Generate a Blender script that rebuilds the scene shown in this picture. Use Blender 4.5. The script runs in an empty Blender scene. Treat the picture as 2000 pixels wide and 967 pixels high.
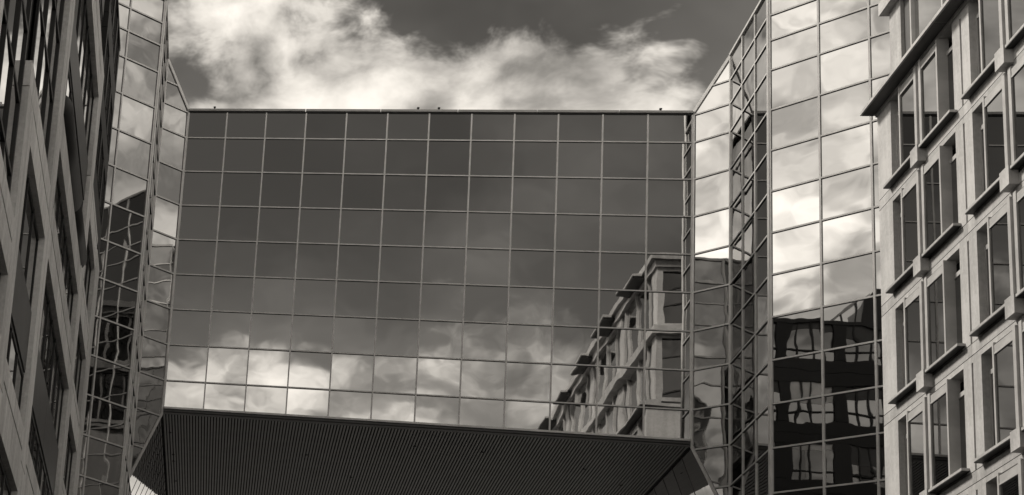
import bpy, math, random
from mathutils import Vector, Matrix
random.seed(7)
S = 1.8                     # metres per drawing unit (one glazing module is 0.895 units, about 1.6 m)
Z0 = 1.6                    # eye height
scene = bpy.context.scene
col = scene.collection

# ---------------------------------------------------------------- camera
cam = bpy.data.cameras.new('camera')
cam.sensor_fit = 'HORIZONTAL'
cam.sensor_width = 36.0
cam.lens = 3333.964 * 36.0 / 2000.0
cam.shift_x = 0.88821
cam.shift_y = 0.18386
cam.clip_start = 0.1
cam.clip_end = 5000.0
camo = bpy.data.objects.new('camera', cam)
col.objects.link(camo)
R0 = Vector((0.93492631, 0.31456167, 0.16420642))
R1 = Vector((0.07091841, 0.2877803, -0.95506705))
R2 = Vector((-0.34768286, 0.90456258, 0.24674516))
M = Matrix.Identity(4)
for i in range(3):
    M[i][0] = R0[i]
    M[i][1] = -R1[i]
    M[i][2] = -R2[i]
M[2][3] = Z0
camo.matrix_world = M
scene.camera = camo

# ---------------------------------------------------------------- light
SUN_AZ, SUN_EL = math.radians(-52.0), math.radians(44.0)
scene.view_settings.view_transform = 'Standard'
scene.view_settings.look = 'None'
scene.view_settings.exposure = 1.25
scene.view_settings.gamma = 1.0
scene.view_settings.use_curve_mapping = False

TINT = (1.0, 0.938, 0.85)      # the print's warm tone

sun = bpy.data.lights.new('sun', 'SUN')
sun.energy = 1.95
sun.angle = math.radians(10.0)
sun.color = TINT
suno = bpy.data.objects.new('sun', sun)
col.objects.link(suno)
sd = Vector((math.sin(SUN_AZ) * math.cos(SUN_EL), math.cos(SUN_AZ) * math.cos(SUN_EL), math.sin(SUN_EL)))
suno.rotation_euler = sd.to_track_quat('Z', 'Y').to_euler()


class NT:
    """small helper for node trees"""
    def __init__(self, nt):
        self.nt = nt
        nt.nodes.clear()

    def new(self, t, **kw):
        n = self.nt.nodes.new(t)
        for k, v in kw.items():
            setattr(n, k, v)
        return n

    def link(self, a, b):
        self.nt.links.new(a, b)

    def put(self, sock, v):
        if hasattr(v, 'is_linked') or isinstance(v, bpy.types.NodeSocket):
            self.nt.links.new(v, sock)
        else:
            sock.default_value = v

    def math(self, op, a, b=None, c=None, clamp=False):
        n = self.new('ShaderNodeMath', operation=op)
        n.use_clamp = clamp
        self.put(n.inputs[0], a)
        if b is not None:
            self.put(n.inputs[1], b)
        if c is not None:
            self.put(n.inputs[2], c)
        return n.outputs[0]

    def vmath(self, op, a, b=None):
        n = self.new('ShaderNodeVectorMath', operation=op)
        self.put(n.inputs[0], a)
        if b is not None:
            self.put(n.inputs[1], b)
        return n.outputs['Value'] if op in ('DOT_PRODUCT', 'LENGTH') else n.outputs[0]

    def noise(self, vec, scale, detail=4.0, rough=0.5, dist=0.0):
        n = self.new('ShaderNodeTexNoise')
        self.put(n.inputs['Vector'], vec)
        n.inputs['Scale'].default_value = scale
        n.inputs['Detail'].default_value = detail
        n.inputs['Roughness'].default_value = rough
        n.inputs['Distortion'].default_value = dist
        return n.outputs[0]

    def smooth(self, v, a, b, c=0.0, d=1.0):
        n = self.new('ShaderNodeMapRange')
        n.interpolation_type = 'SMOOTHSTEP'
        self.put(n.inputs[0], v)
        n.inputs[1].default_value = a
        n.inputs[2].default_value = b
        n.inputs[3].default_value = c
        n.inputs[4].default_value = d
        return n.outputs[0]

    def mixrgb(self, f, a, b, mode='MIX'):
        n = self.new('ShaderNodeMix', data_type='RGBA', blend_type=mode)
        self.put(n.inputs[0], f)
        self.put(n.inputs[6], a)
        self.put(n.inputs[7], b)
        return n.outputs[2]


# ---------------------------------------------------------------- sky: red-filtered blue with banks of cumulus
world = bpy.data.worlds.new('World')
scene.world = world
world.use_nodes = True
t = NT(world.node_tree)
out = t.new('ShaderNodeOutputWorld')
bg = t.new('ShaderNodeBackground')
bg.inputs['Strength'].default_value = 0.1
sky = t.new('ShaderNodeTexSky')
sky.sky_type = 'NISHITA'
sky.sun_disc = False
sky.sun_elevation = SUN_EL
sky.sun_rotation = SUN_AZ
sky.air_density = 1.0
sky.dust_density = 0.6
sep = t.new('ShaderNodeSeparateColor')
t.link(sky.outputs[0], sep.inputs[0])
red = sep.outputs[0]                                    # a red filter darkens the blue
tc = t.new('ShaderNodeTexCoord')
dvec = t.vmath('NORMALIZE', tc.outputs['Generated'])
sxyz = t.new('ShaderNodeSeparateXYZ')
t.link(dvec, sxyz.inputs[0])
dx, dy, dz = sxyz.outputs


def dirv(az, el):
    az, el = math.radians(az), math.radians(el)
    return Vector((math.sin(az) * math.cos(el), math.cos(az) * math.cos(el), math.sin(el)))


def blob(az, el, ra, re):
    """soft elliptical mass of cloud round a direction"""
    c = dirv(az, el)
    h = Vector((math.cos(math.radians(az)), -math.sin(math.radians(az)), 0))
    v = h.cross(c)
    a = t.math('MULTIPLY', t.vmath('DOT_PRODUCT', dvec, h), 1 / math.sin(math.radians(ra)))
    b = t.vmath('DOT_PRODUCT', dvec, v)
    if v.z < 0:
        b = t.math('MULTIPLY', b, -1.0)
    off = v.dot(c) * (1 if v.z >= 0 else -1)
    b = t.math('MULTIPLY', t.math('SUBTRACT', b, off), 1 / math.sin(math.radians(re)))
    r2 = t.math('ADD', t.math('MULTIPLY', a, a), t.math('MULTIPLY', b, b))
    g = t.math('EXPONENT', t.math('MULTIPLY', r2, -1.0))
    front = t.smooth(t.vmath('DOT_PRODUCT', dvec, c), 0.5, 0.8)
    return t.math('MULTIPLY', g, front)


warp = t.new('ShaderNodeMapping')
t.link(dvec, warp.inputs[0])
warp.inputs['Scale'].default_value = (1, 1, 1.35)
wv = warp.outputs[0]
bend = t.new('ShaderNodeTexNoise')
t.link(wv, bend.inputs['Vector'])
bend.inputs['Scale'].default_value = 9.0
bend.inputs['Detail'].default_value = 4.0
bendv = t.new('ShaderNodeVectorMath', operation='SCALE')
t.link(t.vmath('SUBTRACT', bend.outputs['Color'], (0.5, 0.5, 0.5)), bendv.inputs[0])
bendv.inputs['Scale'].default_value = 0.05
wv = t.vmath('ADD', wv, bendv.outputs[0])


def puffs(vec):
    """billowing heaps: rounded cells of several sizes over a broad noise"""
    v = t.new('ShaderNodeTexVoronoi')
    v.feature = 'F1'
    v.inputs['Scale'].default_value = 15.0
    v.inputs['Detail'].default_value = 2.0
    v.inputs['Roughness'].default_value = 0.5
    t.put(v.inputs['Vector'], vec)
    heap = t.math('SUBTRACT', 0.62, v.outputs['Distance'])
    broad = t.math('SUBTRACT', t.noise(vec, 8.0, 6.0, 0.6), 0.5)
    return t.math('ADD', t.math('MULTIPLY', heap, 0.75), t.math('MULTIPLY', broad, 2.1))


heaps = puffs(wv)
lit = puffs(t.vmath('ADD', wv, tuple(sd * 0.022)))
shade = t.math('SUBTRACT', heaps, lit)
n_soft = t.noise(wv, 5.0, 4.0, 0.55)
n_fine = t.noise(wv, 22.0, 5.0, 0.62)

# the bank's upper edge, in sine of elevation, by compass
edge = t.math('ADD', 0.404, t.math('MULTIPLY', dy, 0.080))
edge = t.math('ADD', edge, t.math('MULTIPLY', t.math('MULTIPLY', dx, dx), 0.30))
height = t.math('SUBTRACT', edge, dz)
dens = t.math('MULTIPLY', height, 13.0)
dens = t.math('ADD', dens, heaps)
dens = t.math('ADD', dens, t.math('MULTIPLY', t.math('SUBTRACT', n_fine, 0.5), 1.7))
dens = t.math('ADD', dens, t.smooth(dz, 0.52, 0.75, 0.0, 5.0))    # unseen cloud overhead, added to brighten the skylight on the walls
BLOBS = [
    # azimuth, elevation, radii, weight
    (5.2, 26.8, 6.2, 2.1, 1.25),         # the cumulus behind the bridge
    (-1.0, 30.3, 3.4, 1.2, 0.9),       # grey cloud over its left shoulder
    (-17.0, 28.6, 7.0, 3.2, 0.9),       # the same bank carrying on to the left
    (12.0, 29.3, 1.1, 0.4, 0.35),       # wisp at right
    (8.0, 30.2, 1.8, 0.7, -0.5),        # dark gap above it
    (14.5, 27.5, 2.6, 2.5, -1.1),
    (-2.4, 27.6, 0.9, 0.8, -0.6),
    (180.0, 19.0, 4.0, 2.0, 0.35),      # bank behind the viewer
    (174.5, 26.0, 9.0, 3.0, -0.6),
]
for az, el, ra, re, w in BLOBS:
    dens = t.math('ADD', dens, t.math('MULTIPLY', blob(az, el, ra, re), w))
veil = t.smooth(n_soft, 0.40, 0.72, 0.75, 1.75)                  # thin high streaks
cover = t.smooth(t.math('MULTIPLY', dens, t.smooth(dy, -0.6, 0.0, 0.6, 1.0)), -0.16, 0.32)
low = t.smooth(dz, 0.24, 0.43, 2.1, 1.0)                        # the clear sky pales towards the horizon

toward = t.vmath('DOT_PRODUCT', dvec, tuple(sd))
glare = t.smooth(dx, -0.92, -0.25, 4.0, 0.0)                   # bright heaps over the left, as the right tower mirrors them
front = t.smooth(toward, -0.35, 0.25, 2.2, 0.0)                # heaps opposite the sun are lit from the front
base = t.math('ADD', 2.7, t.math('ADD', glare, front))
base = t.math('ADD', base, t.math('MULTIPLY', t.math('MAXIMUM', t.math('MULTIPLY', dy, -1.0), 0.0), -0.3))
base = t.math('ADD', base, t.math('MULTIPLY', t.math('MAXIMUM', dy, 0.0), -0.1))
tex = t.math('ADD', t.math('MULTIPLY', n_fine, 0.35), t.math('MULTIPLY', n_soft, 0.75))
tex = t.smooth(tex, 0.38, 0.74, 0.66, 1.22)
relief = t.smooth(shade, -0.5, 0.5, 0.42, 1.50)
rim = t.smooth(dens, -0.2, 0.9, 0.80, 1.10)
cl = t.math('MULTIPLY', t.math('MULTIPLY', base, relief), t.math('MULTIPLY', tex, rim))
skyv = t.math('MINIMUM', t.math('MULTIPLY', red, 0.8), t.math('ADD', t.math('ADD', 0.36, t.math('MULTIPLY', t.math('MAXIMUM', t.math('MULTIPLY', dy, -1.0), 0.0), 0.36)), t.math('MULTIPLY', red, 0.03)))
skyv = t.math('MULTIPLY', t.math('MULTIPLY', skyv, veil), low)
val = t.new('ShaderNodeMix', data_type='FLOAT')
t.link(cover, val.inputs[0])
t.link(skyv, val.inputs[2])
t.link(cl, val.inputs[3])
comb = t.new('ShaderNodeVectorMath', operation='SCALE')
comb.inputs[0].default_value = TINT
t.link(val.outputs[0], comb.inputs['Scale'])
t.link(comb.outputs[0], bg.inputs['Color'])
t.link(bg.outputs[0], out.inputs['Surface'])


# ---------------------------------------------------------------- materials
def new_mat(name):
    m = bpy.data.materials.new(name)
    m.use_nodes = True
    t = NT(m.node_tree)
    o = t.new('ShaderNodeOutputMaterial')
    b = t.new('ShaderNodeBsdfPrincipled')
    t.link(b.outputs[0], o.inputs['Surface'])
    return m, t, b


def grey(v, warm=1.0):
    return (v, v * (1 - 0.010 * warm), v * (1 - 0.022 * warm), 1)


def stone_mat(name, v, scale=1.0):
    m, t, b = new_mat(name)
    tc = t.new('ShaderNodeTexCoord')
    obj = tc.outputs['Object']
    big = t.noise(obj, 0.5 * scale, 4.0, 0.6)
    fine = t.noise(obj, 9.0 * scale, 6.0, 0.65)
    st = t.new('ShaderNodeMapping')
    t.link(obj, st.inputs[0])
    st.inputs['Scale'].default_value = (2.5, 2.5, 0.18)
    streak = t.noise(st.outputs[0], 1.0, 5.0, 0.6)
    oi = t.new('ShaderNodeObjectInfo')
    f = t.math('ADD', t.math('MULTIPLY', big, 0.35), t.math('MULTIPLY', fine, 0.35))
    f = t.math('ADD', f, t.math('MULTIPLY', streak, 0.45))
    f = t.math('ADD', f, t.math('MULTIPLY', oi.outputs['Random'], 0.12))
    k = t.smooth(f, 0.45, 0.82, 0.68, 1.18)
    c = t.new('ShaderNodeVectorMath', operation='SCALE')
    c.inputs[0].default_value = grey(v)[:3]
    t.link(k, c.inputs['Scale'])
    t.link(c.outputs[0], b.inputs['Base Color'])
    b.inputs['Roughness'].default_value = 0.75
    bp = t.new('ShaderNodeBump')
    bp.inputs['Strength'].default_value = 0.25
    bp.inputs['Distance'].default_value = 0.01
    t.link(fine, bp.inputs['Height'])
    t.link(bp.outputs[0], b.inputs['Normal'])
    return m


def metal_mat(name, v, rough=0.45, metallic=0.0):
    m, t, b = new_mat(name)
    tc = t.new('ShaderNodeTexCoord')
    n = t.noise(tc.outputs['Object'], 1.3, 5.0, 0.6)
    k = t.smooth(n, 0.3, 0.7, 0.85, 1.12)
    c = t.new('ShaderNodeVectorMath', operation='SCALE')
    c.inputs[0].default_value = grey(v)[:3]
    t.link(k, c.inputs['Scale'])
    t.link(c.outputs[0], b.inputs['Base Color'])
    b.inputs['Roughness'].default_value = rough
    b.inputs['Metallic'].default_value = metallic
    return m


def glass_mat(name, f0, wave, scale, pillow=0.0, rough=0.012):
    """mirror glass whose panes are each a little out of true"""
    m, t, b = new_mat(name)
    tc = t.new('ShaderNodeTexCoord')
    oi = t.new('ShaderNodeObjectInfo')
    rnd = t.new('ShaderNodeVectorMath', operation='SCALE')
    rnd.inputs[0].default_value = (37.0, 91.0, 63.0)
    t.link(oi.outputs['Random'], rnd.inputs['Scale'])
    v = t.vmath('ADD', tc.outputs['Object'], rnd.outputs[0])
    h = t.noise(v, scale, 1.5, 0.4, 0.3)
    if pillow:
        s = t.new('ShaderNodeSeparateXYZ')
        t.link(tc.outputs['Object'], s.inputs[0])
        q = t.math('ADD', t.math('MULTIPLY', s.outputs[0], s.outputs[0]), t.math('MULTIPLY', s.outputs[2], s.outputs[2]))
        h = t.math('ADD', h, t.math('MULTIPLY', q, pillow))
    bp = t.new('ShaderNodeBump')
    bp.inputs['Strength'].default_value = 1.0
    bp.inputs['Distance'].default_value = wave
    t.link(h, bp.inputs['Height'])
    t.link(bp.outputs[0], b.inputs['Normal'])
    k = t.smooth(oi.outputs['Random'], 0.0, 1.0, 0.86, 1.10)
    c = t.new('ShaderNodeVectorMath', operation='SCALE')
    c.inputs[0].default_value = grey(f0, 0.4)[:3]
    t.link(k, c.inputs['Scale'])
    t.link(c.outputs[0], b.inputs['Base Color'])
    b.inputs['Metallic'].default_value = 1.0
    b.inputs['Roughness'].default_value = rough
    return m


MAT = {
    'bridge_glass': glass_mat('bridge_glass', 0.50, 0.0028, 0.75, 0.10),
    'tower_glass': glass_mat('tower_glass', 0.36, 0.0066, 0.62, 0.12),
    'facet_glass': glass_mat('facet_glass', 0.38, 0.0058, 0.66, 0.08),
    'window_glass': glass_mat('window_glass', 0.26, 0.0008, 0.6),
    'upper_glass': glass_mat('upper_glass', 0.55, 0.0008, 0.6),
    'tinted_glass': glass_mat('tinted_glass', 0.10, 0.001, 0.6),
    'flare_glass': glass_mat('flare_glass', 0.38, 0.0020, 0.9),
    'alu': metal_mat('anodised_bar', 0.58, 0.35, 0.2),
    'alu_bright': metal_mat('painted_bar', 0.76, 0.4),
    'coping': metal_mat('coping_metal', 0.42, 0.4, 0.2),
    'dark': metal_mat('black_metal', 0.010, 0.5),
    'cladding': metal_mat('black_cladding', 0.012, 0.6),
    'frame': metal_mat('window_frame_metal', 0.42, 0.5),
    'panel': metal_mat('spandrel_metal', 0.06, 0.45),
    'barrel': metal_mat('barrel_metal', 0.012, 0.55),
    'slat': metal_mat('soffit_slat_metal', 0.17, 0.35),
    'core': metal_mat('dark_core', 0.012, 0.9),
    'stone': stone_mat('pale_stone', 0.43),
    'stone_left': stone_mat('pale_concrete', 0.72),
    'roof': metal_mat('roof_felt', 0.06, 0.9),
}
m, t, b = new_mat('paving')
tc = t.new('ShaderNodeTexCoord')
n = t.noise(tc.outputs['Object'], 0.4, 6.0, 0.6)
c = t.new('ShaderNodeVectorMath', operation='SCALE')
c.inputs[0].default_value = grey(0.075)[:3]
t.link(t.smooth(n, 0.3, 0.7, 0.75, 1.2), c.inputs['Scale'])
t.link(c.outputs[0], b.inputs['Base Color'])
b.inputs['Roughness'].default_value = 0.85
MAT['paving'] = m


# ---------------------------------------------------------------- object helpers (drawing units; z counted from the eye)
def empty(name, loc, rz=0.0, label=None, cat=None, group=None):
    o = bpy.data.objects.new(name, None)
    o.empty_display_size = 1.0
    col.objects.link(o)
    o.location = (loc[0] * S, loc[1] * S, loc[2] * S + Z0)
    o.rotation_euler = (0, 0, rz)
    if label:
        o['label'] = label
    if cat:
        o['category'] = cat
    if group:
        o['group'] = group
    return o


class MB:
    """collects boxes and polygons, in drawing units"""
    def __init__(self):
        self.v, self.f = [], []

    def box(self, x0, x1, y0, y1, z0, z1):
        n = len(self.v)
        x0, x1 = min(x0, x1), max(x0, x1)
        y0, y1 = min(y0, y1), max(y0, y1)
        self.v += [(x0, y0, z0), (x1, y0, z0), (x1, y1, z0), (x0, y1, z0), (x0, y0, z1), (x1, y0, z1), (x1, y1, z1), (x0, y1, z1)]
        self.f += [tuple(n + i for i in q) for q in ((3, 2, 1, 0), (4, 5, 6, 7), (0, 1, 5, 4), (1, 2, 6, 5), (2, 3, 7, 6), (3, 0, 4, 7))]
        return self

    def prism(self, poly, vec):
        """a planar polygon (3D points, counter-clockwise seen from the front) pushed back along vec"""
        n, k = len(self.v), len(poly)
        self.v += [tuple(p) for p in poly] + [tuple(Vector(p) + Vector(vec)) for p in poly]
        self.f.append(tuple(range(n, n + k)))
        self.f.append(tuple(n + k + i for i in reversed(range(k))))
        for i in range(k):
            j = (i + 1) % k
            self.f.append((n + j, n + i, n + k + i, n + k + j))
        return self

    def mesh(self, name, mat):
        me = bpy.data.meshes.new(name)
        me.from_pydata([(a * S, b * S, c * S) for a, b, c in self.v], [], self.f)
        me.materials.append(MAT[mat])
        me.update()
        return me


def put(name, me, parent, loc=(0, 0, 0), rot=(0, 0, 0), kind=None):
    """link a mesh as a child; loc in drawing units in the parent's frame"""
    o = bpy.data.objects.new(name, me)
    col.objects.link(o)
    o.parent = parent
    o.location = (loc[0] * S, loc[1] * S, loc[2] * S)
    o.rotation_euler = rot
    if kind:
        o['kind'] = kind
    return o


_cache = {}


def box_mesh(key, sx, sy, sz, mat):
    """a shared box centred on its origin"""
    k = (key, round(sx, 4), round(sy, 4), round(sz, 4), mat)
    if k not in _cache:
        _cache[k] = MB().box(-sx / 2, sx / 2, -sy / 2, sy / 2, -sz / 2, sz / 2).mesh(key, mat)
    return _cache[k]


def clip_poly(poly, fn):
    """keep the part of a 2D polygon where fn(p) >= 0 (fn linear)"""
    res = []
    for i in range(len(poly)):
        a, b = poly[i], poly[(i + 1) % len(poly)]
        fa, fb = fn(a), fn(b)
        if fa >= 0:
            res.append(a)
        if (fa >= 0) != (fb >= 0):
            k = fa / (fa - fb)
            res.append((a[0] + (b[0] - a[0]) * k, a[1] + (b[1] - a[1]) * k))
    return res


ROWS = [12.40 + 0.891 * k for k in range(-9, 9)] + [20.20, 20.775, 21.35]
BAR = 0.036        # bar width on the glass walls


def facet(parent, p0, p1, cols, rows, glass, tilt=0.0016, top=None, bottom=None, bar=BAR, proud=0.022, ends=(0.06, 0.06), metal='alu'):
    """a glazed wall from p0 to p1 (interior on the left): panes, mullions and transoms, each an object.
    cols: distances of the glazing lines from p0; top/bottom: optional lines z = a + b*s that cut it."""
    p0, p1 = Vector(p0), Vector(p1)
    tvec = (p1 - p0).normalized()
    ang = math.atan2(tvec.y, tvec.x)
    px, py, pz = parent.location.x / S, parent.location.y / S, (parent.location.z - Z0) / S

    def loc(s, n, z):
        return (p0.x + tvec.x * s - tvec.y * n - px, p0.y + tvec.y * s + tvec.x * n - py, z - pz)
    L = cols[-1]

    def ztop(s):
        return top[0] + top[1] * s if top else rows[-1]

    def zbot(s):
        return bottom[0] + bottom[1] * s if bottom else rows[0]
    zlo, zhi = min(zbot(0), zbot(L)), max(ztop(0), ztop(L))
    rr = sorted(set([zlo, zhi] + [z for z in rows if zlo < z < zhi]))
    for i in range(len(cols) - 1):
        s0, s1 = cols[i], cols[i + 1]
        for a, b in zip(rr[:-1], rr[1:]):
            poly = [(s0, a), (s1, a), (s1, b), (s0, b)]
            if top:
                poly = clip_poly(poly, lambda q: ztop(q[0]) - q[1])
            if bottom and len(poly) > 2:
                poly = clip_poly(poly, lambda q: q[1] - zbot(q[0]))
            if len(poly) < 3:
                continue
            cs = sum(q[0] for q in poly) / len(poly)
            cz = sum(q[1] for q in poly) / len(poly)
            rot = (random.uniform(-tilt, tilt), 0, ang + random.uniform(-tilt, tilt))
            if len(poly) == 4 and abs((poly[1][0] - poly[0][0]) * (poly[2][1] - poly[1][1]) - (s1 - s0) * (b - a)) < 1e-6:
                me = box_mesh('pane', s1 - s0, 0.02, b - a, glass)
                cs, cz = (s0 + s1) / 2, (a + b) / 2
            else:
                me = MB().prism([(q[0] - cs, -0.01, q[1] - cz) for q in poly], (0, 0.02, 0)).mesh('pane', glass)
            put('pane', me, parent, loc(cs, 0.010, cz), rot)
    for i, s in enumerate(cols):
        w = bar
        if i == 0:
            w = ends[0]
        if i == len(cols) - 1:
            w = ends[1]
        if w <= 0:
            continue
        a, b = zbot(s), ztop(s)
        put('mullion', box_mesh('mullion', w, proud + 0.012, b - a, metal), parent, loc(s, -(proud - 0.012) / 2, (a + b) / 2), (0, 0, ang))
    for z in rr[1:-1] if not (top or bottom) else rr[1:-1]:
        s0, s1 = 0.0, L
        if top and z > min(ztop(0), ztop(L)):
            sx = (z - top[0]) / top[1]
            if top[1] > 0:
                s0 = max(s0, sx)
            else:
                s1 = min(s1, sx)
        if bottom and z < max(zbot(0), zbot(L)):
            sx = (z - bottom[0]) / bottom[1]
            if bottom[1] > 0:
                s1 = min(s1, sx)
            else:
                s0 = max(s0, sx)
        if s1 - s0 < 0.03:
            continue
        put('transom', box_mesh('transom', s1 - s0, proud + 0.008, bar * 0.92, metal), parent, loc((s0 + s1) / 2, -(proud - 0.012) / 2, z), (0, 0, ang))
        put('shade_strip', box_mesh('shade_strip', s1 - s0, proud + 0.004, 0.010, 'dark'), parent, loc((s0 + s1) / 2, -(proud - 0.014) / 2, z - bar * 0.46 - 0.005), (0, 0, ang))  # dark strip that paints the shadow line below the transom
    for line, w in ((top, 0.07), (bottom, 0.06)):
        if line:                                        # a bar along the sloping edge
            q = [(0, line[0]), (L, line[0] + line[1] * L)]
            d = Vector((L, line[1] * L)).normalized()
            nrm = Vector((-d.y, d.x)) * w / 2
            mid = ((q[0][0] + q[1][0]) / 2, (q[0][1] + q[1][1]) / 2)
            pts = [(q[0][0] - nrm.x - mid[0], -proud - 0.004, q[0][1] - nrm.y - mid[1]), (q[1][0] - nrm.x - mid[0], -proud - 0.004, q[1][1] - nrm.y - mid[1]),
                   (q[1][0] + nrm.x - mid[0], -proud - 0.004, q[1][1] + nrm.y - mid[1]), (q[0][0] + nrm.x - mid[0], -proud - 0.004, q[0][1] + nrm.y - mid[1])]
            put('edge_bar', MB().prism(pts, (0, proud + 0.014, 0)).mesh('edge_bar', 'alu'), parent, loc(mid[0], 0, mid[1]), (0, 0, ang))
    if not top and rows[-1] > 20.5:                      # roof edge trim
        put('roof_trim', box_mesh('roof_trim', L, 0.05, 0.06, 'coping'), parent, loc(L / 2, -0.012, rows[-1] + 0.03), (0, 0, ang))


# ---------------------------------------------------------------- ground
g = MB().box(-900, 900, -900, 900, -0.95, -0.889)
me = g.mesh('ground', 'paving')
ground = bpy.data.objects.new('ground', me)
ground.location = (0, 0, Z0)
col.objects.link(ground)
ground['kind'] = 'structure'

# ---------------------------------------------------------------- the glass bridge
XL, XR, D, DB = -1.68, 9.005, 40.0, 48.3
ZB, ZT = 12.52, 20.24
bridge = empty('glass_bridge', ((XL + XR) / 2, D, ZB), 0, 'wide mirror glass bridge block with a square grid of bars spanning between the two towers', 'bridge')
bx, by, bz = (XL + XR) / 2, D, ZB


def bl(x, y, z):
    return (x - bx, y - by, z - bz)


brows = [12.635] + [12.40 + 0.891 * k for k in range(1, 9)] + [20.20]
bcols = [0.0] + [-0.779 - XL + 0.8893 * k for k in range(11)] + [XR - XL]
facet(bridge, (XL, D), (XR, D), bcols, brows, 'bridge_glass', tilt=0.0028, bar=0.030, ends=(0.075, 0.085), metal='alu_bright')
# coping in lengths of two modules, with a shadow gap below
cuts = [XL + 0.02, 0.98, 2.62, 4.26, 5.90, 7.54, XR - 0.02]
for a, b in zip(cuts[:-1], cuts[1:]):
    put('coping', box_mesh('coping', b - a - 0.012, 0.12, 0.055, 'coping'), bridge, bl((a + b) / 2, D + 0.005, 20.262))
put('shadow_gap', box_mesh('shadow_gap', XR - XL - 0.02, 0.03, 0.035, 'dark'), bridge, bl((XL + XR) / 2, D - 0.002, 20.2165))
for px in (-1.08, 3.42, 3.86, 8.36):
    q = MB().box(-0.016, 0.016, -0.016, 0.016, 0, 0.05).box(-0.026, 0.026, -0.03, 0.026, 0.05, 0.07)
    put('roof_lug', q.mesh('roof_lug', 'dark'), bridge, bl(px, D, 20.29))
# stepped sill and fascia rails under the glass
put('sill_rail', box_mesh('sill_rail', XR - XL - 0.08, 0.05, 0.045, 'alu_bright'), bridge, bl((XL + XR) / 2, D - 0.01, 12.618))
put('shadow_gap', box_mesh('shadow_gap', XR - XL - 0.04, 0.05, 0.03, 'dark'), bridge, bl((XL + XR) / 2, D + 0.015, 12.58))
put('fascia_rail', box_mesh('fascia_rail', XR - XL - 0.06, 0.05, 0.036, 'panel'), bridge, bl((XL + XR) / 2, D - 0.004, 12.547))
put('shadow_gap', box_mesh('shadow_gap', XR - XL - 0.04, 0.05, 0.026, 'dark'), bridge, bl((XL + XR) / 2, D + 0.02, 12.516))
put('fascia_rail', box_mesh('fascia_rail', XR - XL - 0.06, 0.05, 0.03, 'panel'), bridge, bl((XL + XR) / 2, D - 0.001, 12.488))
# body, roof and back wall
put('core', MB().box(XL, XR, 0.03 + D, DB, 12.50, 20.18).mesh('core', 'core'), bridge, bl(0, 0, 0))
put('roof', MB().box(XL, XR, 0.07 + D, DB, 20.185, 20.23).mesh('roof', 'roof'), bridge, bl(0, 0, 0))
# ribbed soffit: slats running away from the viewer, more than could be counted
q = MB()
x = XL + 0.03
PITCH = 0.066
while x < XR - 0.03:
    q.box(x, x + PITCH * 0.55, D + 0.03, DB, 12.474, 12.498)
    x += PITCH
put('soffit_slats', q.mesh('soffit_slats', 'slat'), bridge, bl(0, 0, 0), kind='stuff')
vent = MB()
ring = [(math.cos(a) * 0.035, math.sin(a) * 0.035, 0) for a in [-k * math.pi / 5 for k in range(10)]]
vent.prism(ring, (0, 0, 0.02))
vm = vent.mesh('soffit_vent', 'core')
for vx, vy in ((-1.52, 41.5), (-1.47, 43.4), (-1.47, 44.0), (-1.44, 45.9), (3.82, 41.3), (5.22, 41.4), (7.4, 42.2), (8.35, 43.3), (1.6, 42.6), (2.7, 44.3)):
    put('soffit_vent', vm, bridge, bl(vx, vy, 12.468))

# ---------------------------------------------------------------- the two glass towers
XT, YC, YF = 0.571, 39.43, 36.69          # chamfer width, chamfer end, front corner
CH = 0.571 * math.sqrt(2)
DIAG = 0.652 * math.sqrt(2)


def flare(parent, x0, z0, x1, z1, name, mat, bars, under):
    """sloping glass sheet between the bridge and a tower wall, with joints running up the slope"""
    px, py, pz = parent.location.x / S, parent.location.y / S, (parent.location.z - Z0) / S
    n = 10
    ys = [D + 0.02 - 0.0 + (DB - D) * k / n for k in range(n + 1)]
    cx, cz = (x0 + x1) / 2, (z0 + z1) / 2
    dxy = Vector((x1 - x0, 0, z1 - z0))
    nrm = Vector((-dxy.z, 0, dxy.x)).normalized()
    if (nrm.z > 0) == under:
        nrm = -nrm
    cut = abs(x1 - x0)
    for k in range(n):
        ya, yb = ys[k] + 0.004, ys[k + 1] - 0.004
        front0 = ya
        front1 = ya - cut if k == 0 else ya                # the first sheet runs out along the chamfer
        cy = (ya + yb) / 2
        poly = [(x0 - cx, front0 - cy, z0 - cz), (x1 - cx, front1 - cy, z1 - cz), (x1 - cx, yb - cy, z1 - cz), (x0 - cx, yb - cy, z0 - cz)]
        a = (Vector(poly[1]) - Vector(poly[0])).cross(Vector(poly[2]) - Vector(poly[0]))
        if a.dot(nrm) < 0:
            poly = poly[::-1]
        put(name, MB().prism(poly, tuple(-nrm * 0.02)).mesh(name, mat), parent, (cx - px, cy - py, cz - pz))
        if k and bars:
            q = MB()
            w = 0.012
            pl = [(x0 - cx, ya - 0.004 - w - cy, z0 - cz), (x1 - cx, ya - 0.004 - w - cy, z1 - cz), (x1 - cx, ya - 0.004 + w - cy, z1 - cz), (x0 - cx, ya - 0.004 + w - cy, z0 - cz)]
            a = (Vector(pl[1]) - Vector(pl[0])).cross(Vector(pl[2]) - Vector(pl[0]))
            if a.dot(nrm) < 0:
                pl = pl[::-1]
            pl = [tuple(Vector(p) + nrm * 0.006) for p in pl]
            put('flare_joint', q.prism(pl, tuple(-nrm * 0.012)).mesh('flare_joint', 'dark'), parent, (cx - px, cy - py, cz - pz))


TB = (12.50, -3.10)       # lower flare slope, going away from the bridge
TTp = (20.26, 1.93)       # upper flare slope
R2_ = math.sqrt(2)
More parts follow.
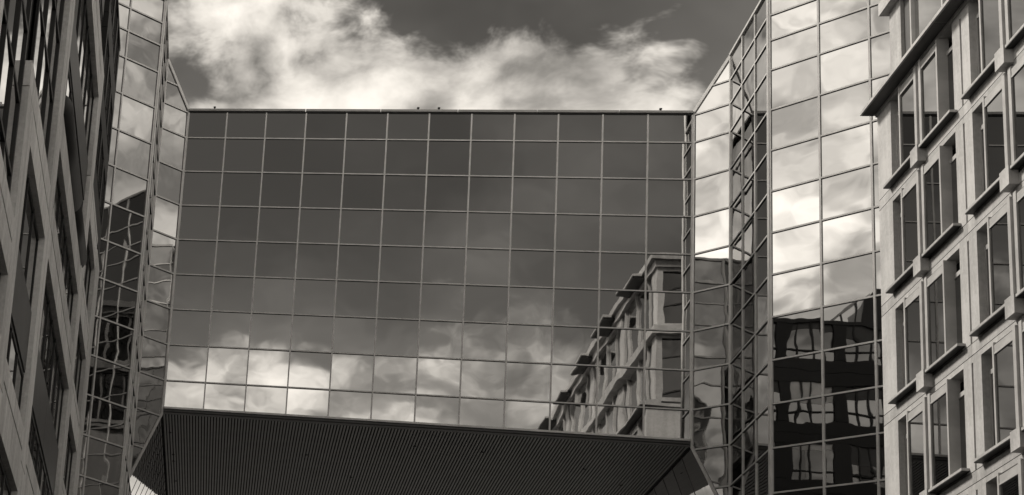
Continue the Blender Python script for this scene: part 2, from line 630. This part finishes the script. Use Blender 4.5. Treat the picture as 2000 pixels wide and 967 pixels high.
# right tower
twr = empty('glass_tower', (9.6, 36.7, -0.889), 0, 'mirror glass tower right of the bridge, its broad angled face full of bright clouds', 'tower', 'mirror glass towers')
facet(twr, (XR, D), (XR + XT, YC), [0, CH], ROWS, 'tower_glass', top=(TTp[0], TTp[1] / R2_), bottom=(TB[0], TB[1] / R2_), ends=(0.07, 0.06))
facet(twr, (XR + XT, YC), (XR + XT, YF), [0, 0.905, 1.815, YC - YF], ROWS, 'tower_glass', ends=(0.05, 0.05))
facet(twr, (XR + XT, YF), (XR + XT + 3.2, YF - 3.2), [0, 0.945, 0.945 + 0.915, 0.945 + 1.83, 0.945 + 2.745, 0.945 + 3.58], ROWS + [22.24], 'facet_glass', ends=(0.08, 0.05))
facet(twr, (XR + XT, DB), (XR + XT, YC), [0.9 * k for k in range(10)], [z for z in ROWS if z < 10.75], 'tower_glass', ends=(0.04, 0.04))
flare(twr, XR, TB[0], XR + XT, TB[0] + TB[1] * XT, 'flare_pane', 'flare_glass', True, True)
flare(twr, XR, TTp[0], XR + XT, TTp[0] + TTp[1] * XT, 'roof_pane', 'tower_glass', True, False)


def tower_core(parent, pts):
    px, py, pz = parent.location.x / S, parent.location.y / S, (parent.location.z - Z0) / S
    bot = [(x - px, y - py, -0.889 - pz) for x, y in pts]
    put('core', MB().prism([(a, b, 21.33 - pz) for a, b, c in bot], (0, 0, -22.2)).mesh('core', 'core'), parent)
    put('roof', MB().prism([(a, b, 21.40 - pz) for a, b, c in bot], (0, 0, -0.06)).mesh('roof', 'roof'), parent)


e = 0.04
tower_core(twr, [(XR + XT + e, DB), (XR + XT + e, YF + 0.02), (XR + XT + 3.3, YF - 3.2), (22, YF - 3.2), (22, DB)])
put('chamfer_core', MB().prism([(XR + 0.05 - 9.6, D + 0.02 - 36.7, 20.1 + 0.889), (XR + XT + e - 9.6, YC + 0.03 - 36.7, 20.1 + 0.889), (XR + XT + e - 9.6, D + 0.02 - 36.7, 20.1 + 0.889)], (0, 0, -7.4)).mesh('core', 'core'), twr)

put('plant_storey', MB().prism([(XR + XT + 0.08 - 9.6, 0.0, 22.22 + 0.889), (XR + XT + 3.2 - 9.6, -3.12, 22.22 + 0.889), (8.0, -3.12, 22.22 + 0.889), (8.0, 0.0, 22.22 + 0.889)], (0, 0, -0.8)).mesh('plant_storey', 'core'), twr)
# left tower, the mirror image
twl = empty('glass_tower', (-2.26, 36.7, -0.889), 0, 'mirror glass tower left of the bridge, its narrow face mirroring a wavy pale grid', 'tower', 'mirror glass towers')
xl1 = XL - XT
cl_ = [0, 0.84, 1.70, 2.56, 2.56 + 0.925, 2.56 + 0.925 + 0.995]
facet(twl, (xl1 - cl_[-1] / R2_, YF - cl_[-1] / R2_), (xl1, YF), cl_, ROWS, 'tower_glass', ends=(0.05, 0.085))
facet(twl, (xl1, YF), (xl1, YC), [0, 0.915, 1.825, YC - YF], ROWS, 'tower_glass', ends=(0.05, 0.05))
facet(twl, (xl1, YC), (XL, D), [0, CH], ROWS, 'tower_glass', top=(TTp[0] + TTp[1] * XT, -TTp[1] / R2_), bottom=(TB[0] + TB[1] * XT, -TB[1] / R2_), ends=(0.06, 0.07))
facet(twl, (xl1, YC), (xl1, DB), [0.9 * k for k in range(10)], [z for z in ROWS if z < 10.75], 'tower_glass', ends=(0.04, 0.04))
flare(twl, XL, TB[0], xl1, TB[0] + TB[1] * XT, 'flare_pane', 'flare_glass', True, True)
flare(twl, XL, TTp[0], xl1, TTp[0] + TTp[1] * XT, 'roof_pane', 'tower_glass', True, False)
tower_core(twl, [(xl1 - e, DB), (-14, DB), (-14, YF - 3.2), (xl1 - 3.3, YF - 3.2), (xl1 - e, YF + 0.02)])
put('chamfer_core', MB().prism([(XL - 0.05 + 2.26, D + 0.02 - 36.7, 20.1 + 0.889), (xl1 - e + 2.26, D + 0.02 - 36.7, 20.1 + 0.889), (xl1 - e + 2.26, YC + 0.03 - 36.7, 20.1 + 0.889)], (0, 0, -7.4)).mesh('core', 'core'), twl)

# ---------------------------------------------------------------- right-hand stone office building
XS, YE = 9.877, 31.80
PBAY, C0, STO = 3.2, 29.90, 1.907
NB = 6
rb = empty('stone_building', (XS, YE, -0.889), 0, 'pale stone office block with projecting sills, bay windows and deep cornice, right edge', 'building', 'stone office blocks')


def rl(x, y, z):
    return (x - XS, y - YE, z + 0.889)


def part(name, mb, mat, parent=None, label=None):
    o = put(name, mb.mesh(name, mat), parent or rb, rl(0, 0, 0))
    if label:
        o['label'] = label
    return o


def piece(name, x0, x1, y0, y1, z0, z1, mat, parent=None, key=None):
    """a shared-mesh box given by its extents"""
    p = parent or rb
    o = put(name, box_mesh(name, abs(x1 - x0), abs(y1 - y0), abs(z1 - z0), mat), p)
    c = rl((x0 + x1) / 2, (y0 + y1) / 2, (z0 + z1) / 2)
    if p is not rb:
        c = tuple(a - b / S for a, b in zip(c, p.location))
    o.location = tuple(v * S for v in c)
    return o


YN = C0 - PBAY * (NB - 1) - 1.29 - 0.6            # near end of the facade
part('core', MB().box(XS + 0.19, XS + 8, YN, YE - 0.04, -0.889, 16.05), 'core')
ZB0 = 12.38
storeys = list(range(-4, 3))
for k in storeys:
    zb = ZB0 + STO * k - (0.06 if k == 2 else 0)
    za = zb + 0.183
    zprev = ZB0 + STO * (k - 1) + 0.183
    # string course, one stone length per bay
    if k < 2:
        ys = [YE] + [C0 - PBAY * (i + 0.5) for i in range(NB - 1)] + [YN]
        for a, b in zip(ys[:-1], ys[1:]):
            piece('string_course', XS, XS + 0.18, b + 0.004, a - 0.004 if a != YE else a, zb + 0.007, za - 0.007, 'stone')
    ztop = zb - 0.007 if k < 2 else 16.04
    zlow = zprev + 0.007
    # piers
    piece('pier', XS, XS + 0.18, C0 + 1.29, YE, zlow, ztop, 'stone')
    for i in range(NB):
        c = C0 - PBAY * i
        lo = C0 - PBAY * (i + 1) + 1.29 if i < NB - 1 else YN
        hi = c - 1.29
        mid = (lo + hi) / 2
        piece('pier', XS, XS + 0.18, mid + 0.03, hi, zlow, ztop, 'stone')
        piece('pier', XS, XS + 0.18, lo, mid - 0.03, zlow, ztop, 'stone')
        piece('pier_groove', XS + 0.05, XS + 0.18, mid - 0.03, mid + 0.03, zlow, ztop - 0.10, 'stone')
        piece('pier_groove', XS + 0.002, XS + 0.18, mid - 0.03, mid + 0.03, ztop - 0.10, ztop, 'stone')
        # lintel strip over the recess
        piece('lintel', XS, XS + 0.18, c - 1.29, c + 1.29, zb - 0.09, ztop if k < 2 else zb, 'stone')
        # bay window: frame, panes, narrow side lights, header, sills and bracket
        zs = zb - STO + 0.27
        if k == 2:
            zs = ZB0 + STO * 1 + 0.23
        zw = zb - 0.275
        xf = XS - 0.03
        fr = MB()
        fr.box(xf - 0.012, XS + 0.12, c + 0.76, c + 0.81, zs, zb - 0.092)
        fr.box(xf - 0.012, XS + 0.12, c - 0.81, c - 0.76, zs, zb - 0.092)
        fr.box(xf - 0.014, XS + 0.10, c + 0.055, c + 0.145, zs, zb - 0.092)
        fr.box(xf - 0.014, XS + 0.10, c - 0.145, c - 0.055, zs, zb - 0.092)
        fr.box(xf + 0.02, XS + 0.10, c - 0.055, c + 0.055, zs, zb - 0.092)
        for sg in (1, -1):
            fr.box(xf - 0.008, XS + 0.10, c + sg * 0.145, c + sg * 0.76, zw, zw + 0.03)
            fr.box(XS + 0.085, XS + 0.13, c + sg * 0.81, c + sg * 1.29, zb - 0.40, zb - 0.33)
            fr.box(XS + 0.085, XS + 0.13, c + sg * 1.25, c + sg * 1.29, zs, zb - 0.40)
        cx, cy, cz = rl(XS, c, zs)
        w = bpy.data.objects.new('bay_window', None)
        w.empty_display_size = 0.3
        col.objects.link(w)
        w.parent = rb
        w.location = (cx * S, cy * S, cz * S)
        key = ('bayframe', k == 2)
        if key not in _cache:
            q = MB()
            q.v = [(a - XS, b - c, d - zs) for a, b, d in fr.v]
            q.f = fr.f
            _cache[key] = q.mesh('window_frame', 'frame')
        put('window_frame', _cache[key], w)
        for sg in (1, -1):
            piece('pane', xf + 0.008, xf + 0.02, c + sg * 0.145, c + sg * 0.76, zs, zw, 'window_glass', w)
            piece('pane', XS + 0.10, XS + 0.112, c + sg * 0.81, c + sg * 1.25, zs, zb - 0.40, 'window_glass', w)
            piece('header', xf - 0.004, XS + 0.08, c + sg * 0.145, c + sg * 0.76, zw + 0.03, zb - 0.140, 'frame', w)
            piece('sill', XS - 0.10, XS + 0.10, c + sg * 0.155, c + sg * 1.385, zs - 0.04, zs, 'stone', w)
            piece('sill_shade', XS - 0.098, XS - 0.002, c + sg * 0.157, c + sg * 1.383, zs - 0.054, zs - 0.041, 'dark', w)  # black sheet painting the shade on the sill's underside
        piece('bracket', XS - 0.115, XS, c - 0.148, c + 0.148, zs - 0.26, zs + 0.025, 'stone', w)
# lower storeys: plain base with dark glazed openings
zq = ZB0 + STO * (-5) + 0.183
part('base_wall', MB().box(XS + 0.02, XS + 0.3, YN, YE, 0.9, zq), 'stone')
for i in range(NB + 1):
    y0 = YE if i == 0 else C0 - PBAY * (i - 1) - 1.29
    y1 = C0 - PBAY * i + 1.29 if i < NB else YN
    piece('base_pier', XS, XS + 0.3, y1, y0, -0.889, 0.9, 'stone')
# cornice and frieze
part('frieze', MB().box(XS - 0.02, XS + 0.3, YN, YE + 0.02, 16.04, 16.106), 'stone')
q = MB()
prof = [(XS - 0.22, 16.108), (XS - 0.22, 16.165), (XS + 0.1, 16.30), (XS + 0.3, 16.30), (XS + 0.3, 16.108)]
seg = [YE + 0.10] + [YE - 3.1 * j for j in range(1, 6)] + [YN]
for a, b in zip(seg[:-1], seg[1:]):
    part('cornice', MB().prism([(x, b + 0.004, z) for x, z in reversed(prof)], (0, a - b - 0.008, 0)), 'stone')
part('cornice', MB().box(XS + 0.3, XS + 7, YE, YE + 0.10, 16.108, 16.20), 'stone')
for a, b in zip(seg[:-1], seg[1:]):
    piece('cornice_shade', XS - 0.19, XS - 0.022, b + 0.01, a - 0.01, 16.102, 16.107, 'panel')  # dark sheet standing in for the shade beneath the cornice
# set-back upper storeys
XU = XS + 0.20
YU = YE - 0.03
part('core', MB().box(XU + 0.12, XS + 8, YN, YU - 0.12, 16.05, 20.1), 'core')
for zlo, zhi in ((16.30, 18.02), (18.26, 19.96)):
    yy = YU
    piece('pier', XU, XU + 0.14, YU - 0.50, YU, zlo, zhi, 'stone')
    pat = [('panel', 0.42), ('bar', 0.05), ('glass', 1.25), ('bar', 0.05), ('glass', 1.25), ('bar', 0.05), ('panel', 0.42), ('pier', 0.55)]
    y = YU - 0.50
    j = 0
    while y > YN + 1.0:
        nm, wd = pat[j % len(pat)]
        j += 1
        if nm == 'panel':
            piece('metal_panel', XU + 0.05, XU + 0.10, y - wd, y, zlo, zhi, 'panel')
        elif nm == 'bar':
            piece('window_bar', XU - 0.005, XU + 0.10, y - wd, y, zlo, zhi, 'frame')
        elif nm == 'glass':
            piece('pane', XU + 0.05, XU + 0.062, y - wd, y, zlo + 0.03, zhi, 'upper_glass')
        else:
            piece('pier', XU, XU + 0.14, y - wd, y, zlo, zhi, 'stone')
        y -= wd
    piece('pier', XU, XU + 0.14, YN, y, zlo, zhi, 'stone')
    # end wall facing the bridge
    ex = XU + 0.14
    for nm, wd in (('glass', 0.52), ('bar', 0.06), ('glass', 0.62), ('bar', 0.06), ('glass', 0.62), ('pier', 0.5), ('glass', 0.9), ('bar', 0.06), ('glass', 0.9), ('pier', 0.6)):
        if nm == 'glass':
            piece('pane', ex, ex + wd, YU - 0.09, YU - 0.08, zlo + 0.1, zhi - 0.1, 'tinted_glass')
            piece('end_lintel', ex, ex + wd, YU - 0.12, YU, zhi - 0.1, zhi, 'stone')
            piece('end_sill', ex, ex + wd, YU - 0.12, YU, zlo, zlo + 0.1, 'stone')
        elif nm == 'bar':
            piece('window_bar', ex, ex + wd, YU - 0.11, YU - 0.02, zlo, zhi, 'frame')
        else:
            piece('pier', ex, ex + wd, YU - 0.14, YU, zlo, zhi, 'stone')
        ex += wd
    part('end_wall', MB().box(ex, XS + 8, YU - 0.14, YU, zlo, zhi), 'stone')
for zlo, zhi, ov in ((18.02, 18.26, 0.12), (19.96, 20.14, 0.06), (20.14, 20.32, 0.16)):
    part('band_course', MB().box(XU - ov, XU + 0.16, YN, YU + ov, zlo, zhi), 'stone')
    part('band_course', MB().box(XU + 0.16, XS + 8, YU - 0.14, YU + ov, zlo, zhi), 'stone')
for i in range(NB):
    c = C0 - PBAY * i
    piece('roof_canopy', XU - 0.40, XU - 0.16, c - 0.90, c + 0.70, 20.10, 20.16, 'stone')
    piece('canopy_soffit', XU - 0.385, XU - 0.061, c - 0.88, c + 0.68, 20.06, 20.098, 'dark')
part('roof', MB().box(XU + 0.16, XS + 8, YN, YU - 0.14, 20.1, 20.16), 'roof')
# end wall below the cornice
part('end_wall', MB().box(XS + 0.18, XS + 8, YE - 0.18, YE, -0.889, 16.10), 'stone')

# ---------------------------------------------------------------- left-hand building, seen almost edge-on
m_ = 0.0175
lb = empty('stone_building', (-2.33 - m_ * 34.5, 34.5, -0.889), math.atan(m_), 'pale concrete office block with piers, black glazing and dark barrel panels, left edge', 'building', 'stone office blocks')
LY = 34.5


def lpiece(name, x0, x1, y0, y1, z0, z1, mat):
    o = put(name, box_mesh(name, abs(x1 - x0), abs(y1 - y0), abs(z1 - z0), mat), lb,
            ((x0 + x1) / 2, (y0 + y1) / 2 - LY, (z0 + z1) / 2 + 0.889))
    return o


GX = -0.10          # glass line
lpiece('core', -7, -0.16, 6, 34.3, -0.889, 18.8, 'core')
lpiece('roof', -7, -0.16, 6, 34.3, 18.82, 18.86, 'roof')
PIERS = [(8.7, 9.45, 18.9), (12.3, 13.05, 18.9), (15.5, 16.25, 10.4), (19.20, 19.95, 10.4), (22.92, 23.65, 18.9), (29.75, 30.55, 16.2), (33.35, 34.5, 13.8)]
for y0, y1, zt in PIERS:
    zc = -0.889
    j = 0
    cutz = [z for z in (2.5, 6.35, 10.05, 13.75, 17.4) if z < zt - 0.3] + [zt]
    for z in cutz:
        lpiece('pier', -0.16, 0.0, y0, y1, zc, z - 0.008, 'stone_left')
        zc = z + 0.008


def lstone(y0, y1, z0, z1, groove=None, xo=0.0):
    if groove:
        lpiece('spandrel', -0.16, xo, y0, y1, z0, groove - 0.02, 'stone_left')
        lpiece('spandrel_joint', -0.16, xo - 0.05, y0, y1, groove - 0.02, groove + 0.02, 'stone_left')
        lpiece('spandrel', -0.16, xo, y0, y1, groove + 0.02, z1, 'stone_left')
    else:
        lpiece('spandrel', -0.16, xo, y0, y1, z0, z1, 'stone_left')


def lglaze(y0, y1, z0, z1, mull, trans=(), fin=0.02, w=0.04, frame=0.05, yaw=0.0, glass='window_glass'):
    n = max(1, round((y1 - y0) / mull))
    lines = [y0 + (y1 - y0) * i / n for i in range(n + 1)]
    zz = [z0] + [z for z in trans if z0 + 0.2 < z < z1 - 0.2] + [z1]
    for i in range(n):
        for a, b in zip(zz[:-1], zz[1:]):
            o = lpiece('pane', GX - 0.012, GX, lines[i], lines[i + 1], a, b, glass)
            o.rotation_euler = (0, random.uniform(-0.001, 0.001), yaw + random.uniform(-0.001, 0.001))
    for y in lines[1:-1]:
        lpiece('mullion', GX - 0.02, GX + fin, y - w / 2, y + w / 2, z0, z1, 'dark')
    lpiece('mullion', GX - 0.02, GX + fin * 0.8, y0, y0 + frame, z0, z1, 'dark')
    lpiece('mullion', GX - 0.02, GX + fin * 0.8, y1 - frame, y1, z0, z1, 'dark')
    for z in zz[1:-1]:
        lpiece('transom', GX - 0.02, GX + fin * 0.7, y0, y1, z - 0.03, z + 0.03, 'dark')
    lpiece('transom', GX - 0.02, GX + fin * 0.7, y0, y1, z0, z0 + 0.05, 'dark')
    lpiece('transom', GX - 0.02, GX + fin * 0.7, y0, y1, z1 - 0.06, z1, 'dark')


def dark_panel(y0, y1, z0, z1):
    n = max(1, round((y1 - y0) / 2.9))
    for i in range(n):
        a, b = y0 + (y1 - y0) * i / n, y0 + (y1 - y0) * (i + 1) / n
        lpiece('dark_panel', -0.16, GX + 0.03, a + 0.005, b - 0.005, z0 + 0.03, z1 - 0.01, 'panel')


TR = [8.845 + 0.955 * i for i in range(11)]
# bays with alternating stone and metal spandrels
for (a, b) in ((9.45, 12.3), (13.05, 15.5), (16.25, 19.20), (19.95, 22.92), (23.65, 29.75)):
    wide = b - a > 4
    mm = 0.98 if not wide else 0.87
    lstone(a, b, 5.92, 6.80, 6.50)
    B0 = b < 19.5
    if not B0:
        lstone(a, b, 9.62, 10.42, 10.06)
    else:
        lstone(a, b, 7.58, 8.30, 8.0)
    lstone(a, b, 2.2, 3.1, 2.8)
    lstone(a, b, -0.889, 0.0)
    if not B0:
        dark_panel(a, b, 7.58, 8.50)
    dark_panel(a, b, 3.9, 4.8)
    for z0, z1 in ((0.0, 2.2), (3.1, 3.9), (4.8, 5.92), (6.80, 7.58)) + (() if B0 else ((8.50, 9.62),)):
        lglaze(a, b, z0, z1, mm)
    if not wide:
        lglaze(a, b, 8.30 if B0 else 10.42, 18.6, 1.02, TR, fin=0.022, w=0.05, frame=0.09, yaw=0.022, glass='upper_glass')
        lstone(a, b, 18.6, 18.9)
    else:
        lglaze(a, b, 10.42, 11.42, mm)
        lstone(a, b, 11.42, 11.95, None, -0.01)
        lglaze(a, b, 12.45, 13.22, mm)
        lpiece('spandrel', -0.16, GX + 0.02, a, b, 11.95, 12.45, 'panel')
        dark_panel(a, b, 13.22, 14.02)
        lglaze(a, b, 14.02, 15.33, mm)
        lstone(a, b, 15.33, 16.15, 15.80)
        lglaze(a, b, 16.15, 16.95, mm)
        dark_panel(a, b, 16.95, 17.8)
        lglaze(a, b, 17.8, 18.6, mm)
        lstone(a, b, 18.6, 18.9)


def barrel(y0, y1, r, zc, xo):
    """half-round metal casing lying along the wall"""
    n = 14
    prof = []
    for i in range(n + 1):
        a = -math.pi / 2 + math.pi * i / n
        prof.append((xo + math.cos(a) * r * 0.75, math.sin(a) * r))
    q = MB()
    q.prism([(x, y0 - (y0 + y1) / 2, z) for x, z in prof], (0, y1 - y0, 0))
    # domed near end
    k = len(q.v)
    ring_prev = list(range(0, n + 1))
    for s in (0.5, 0.8, 0.95):
        idx = []
        sc = math.sqrt(1 - s * s)
        for x, z in prof:
            q.v.append((xo + (x - xo) * sc, y0 - (y0 + y1) / 2 - r * s, z * sc))
            idx.append(len(q.v) - 1)
        for i in range(n):
            q.f.append((ring_prev[i], ring_prev[i + 1], idx[i + 1], idx[i]))
        ring_prev = idx
    q.f.append(tuple(ring_prev))
    me = q.mesh('barrel_panel', 'barrel')
    for p in me.polygons:
        p.use_smooth = len(p.vertices) == 4
    put('barrel_panel', me, lb, (0, (y0 + y1) / 2 - LY, zc + 0.889))


barrel(24.0, 27.35, 0.22, 12.17, -0.07)
barrel(27.6, 29.9, 0.22, 12.17, -0.09)
# the two bays next to the tower: stone below, black cladding with windows above
for (a, b) in ((30.55, 33.35),):
    for k in range(-3, 3):
        z = 9.50 + 1.93 * k
        lstone(a, b, z, z + 0.66, z + 0.5, -0.015)
        if k < 2:
            lglaze(a, b, z + 0.66, z + 1.93, 0.93)
    lstone(a, b, -0.889, 3.71)
for k in range(3):
    z = 14.02 + 1.62 * k
    lpiece('black_cladding', -0.16, -0.03, 30.55, 34.5, z, z + 0.30, 'cladding')
    lpiece('black_cladding', -0.16, -0.035, 30.55, 34.5, z + 0.315, z + 0.62, 'cladding')
    ys = [30.55, 30.80, 31.75, 32.05, 33.0, 33.3, 34.2, 34.5]
    for i in range(len(ys) - 1):
        if i % 2 == 0:
            lpiece('black_cladding', -0.16, -0.03, ys[i] + 0.006, ys[i + 1] - 0.006, z + 0.63, z + 1.61, 'cladding')
        else:
            lpiece('pane', GX - 0.012, GX, ys[i], ys[i + 1], z + 0.62, z + 1.62, 'window_glass')
            for f_ in (0.22, random.uniform(0.42, 0.58), 0.80):
                ym = ys[i] + (ys[i + 1] - ys[i]) * f_
                lpiece('mullion', GX - 0.02, -0.05, ym - 0.018, ym + 0.018, z + 0.62, z + 1.62, 'dark')
            lpiece('transom', GX - 0.02, -0.05, ys[i], ys[i + 1], z + 0.86, z + 0.89, 'dark')
            drop = random.choice((0.0, 0.18, 0.33, 0.5))
            if drop:
                lpiece('blind', GX, GX + 0.012, ys[i], ys[i + 1], z + 1.62 - drop, z + 1.62, random.choice(('panel', 'alu', 'panel')))
lpiece('parapet', -0.4, -0.02, 30.55, 34.5, 18.88, 18.98, 'dark')
lpiece('end_wall', -7, -0.16, 34.3, 34.45, -0.889, 18.8, 'stone_left')
# rooftop plant: a narrow block with a raking frame beside it
q = MB()
q.prism([(-0.35, 30.7 - LY, 18.86 + 0.889), (-0.35, 31.3 - LY, 18.86 + 0.889), (-0.35, 31.3 - LY, 19.7 + 0.889), (-0.35, 31.12 - LY, 20.05 + 0.889), (-0.35, 30.7 - LY, 20.05 + 0.889)], (-1.2, 0, 0))
put('plant_room', q.mesh('plant_room', 'dark'), lb)
for xo, w_ in ((-0.30, 0.06), (-0.55, 0.05)):
    a, b_ = Vector((xo, 32.1 - LY, 18.95 + 0.889)), Vector((xo, 31.2 - LY, 19.95 + 0.889))
    put('roof_brace', MB().prism([a, a + Vector((0, 0, w_)), b_ + Vector((0, 0, w_)), b_], (-0.05, 0, 0)).mesh('roof_brace', 'frame'), lb)
for yy in (31.45, 31.75):
    lpiece('roof_post', -0.36, -0.31, yy, yy + 0.04, 18.9, 19.95 - (yy - 31.2) * 1.1, 'dark')
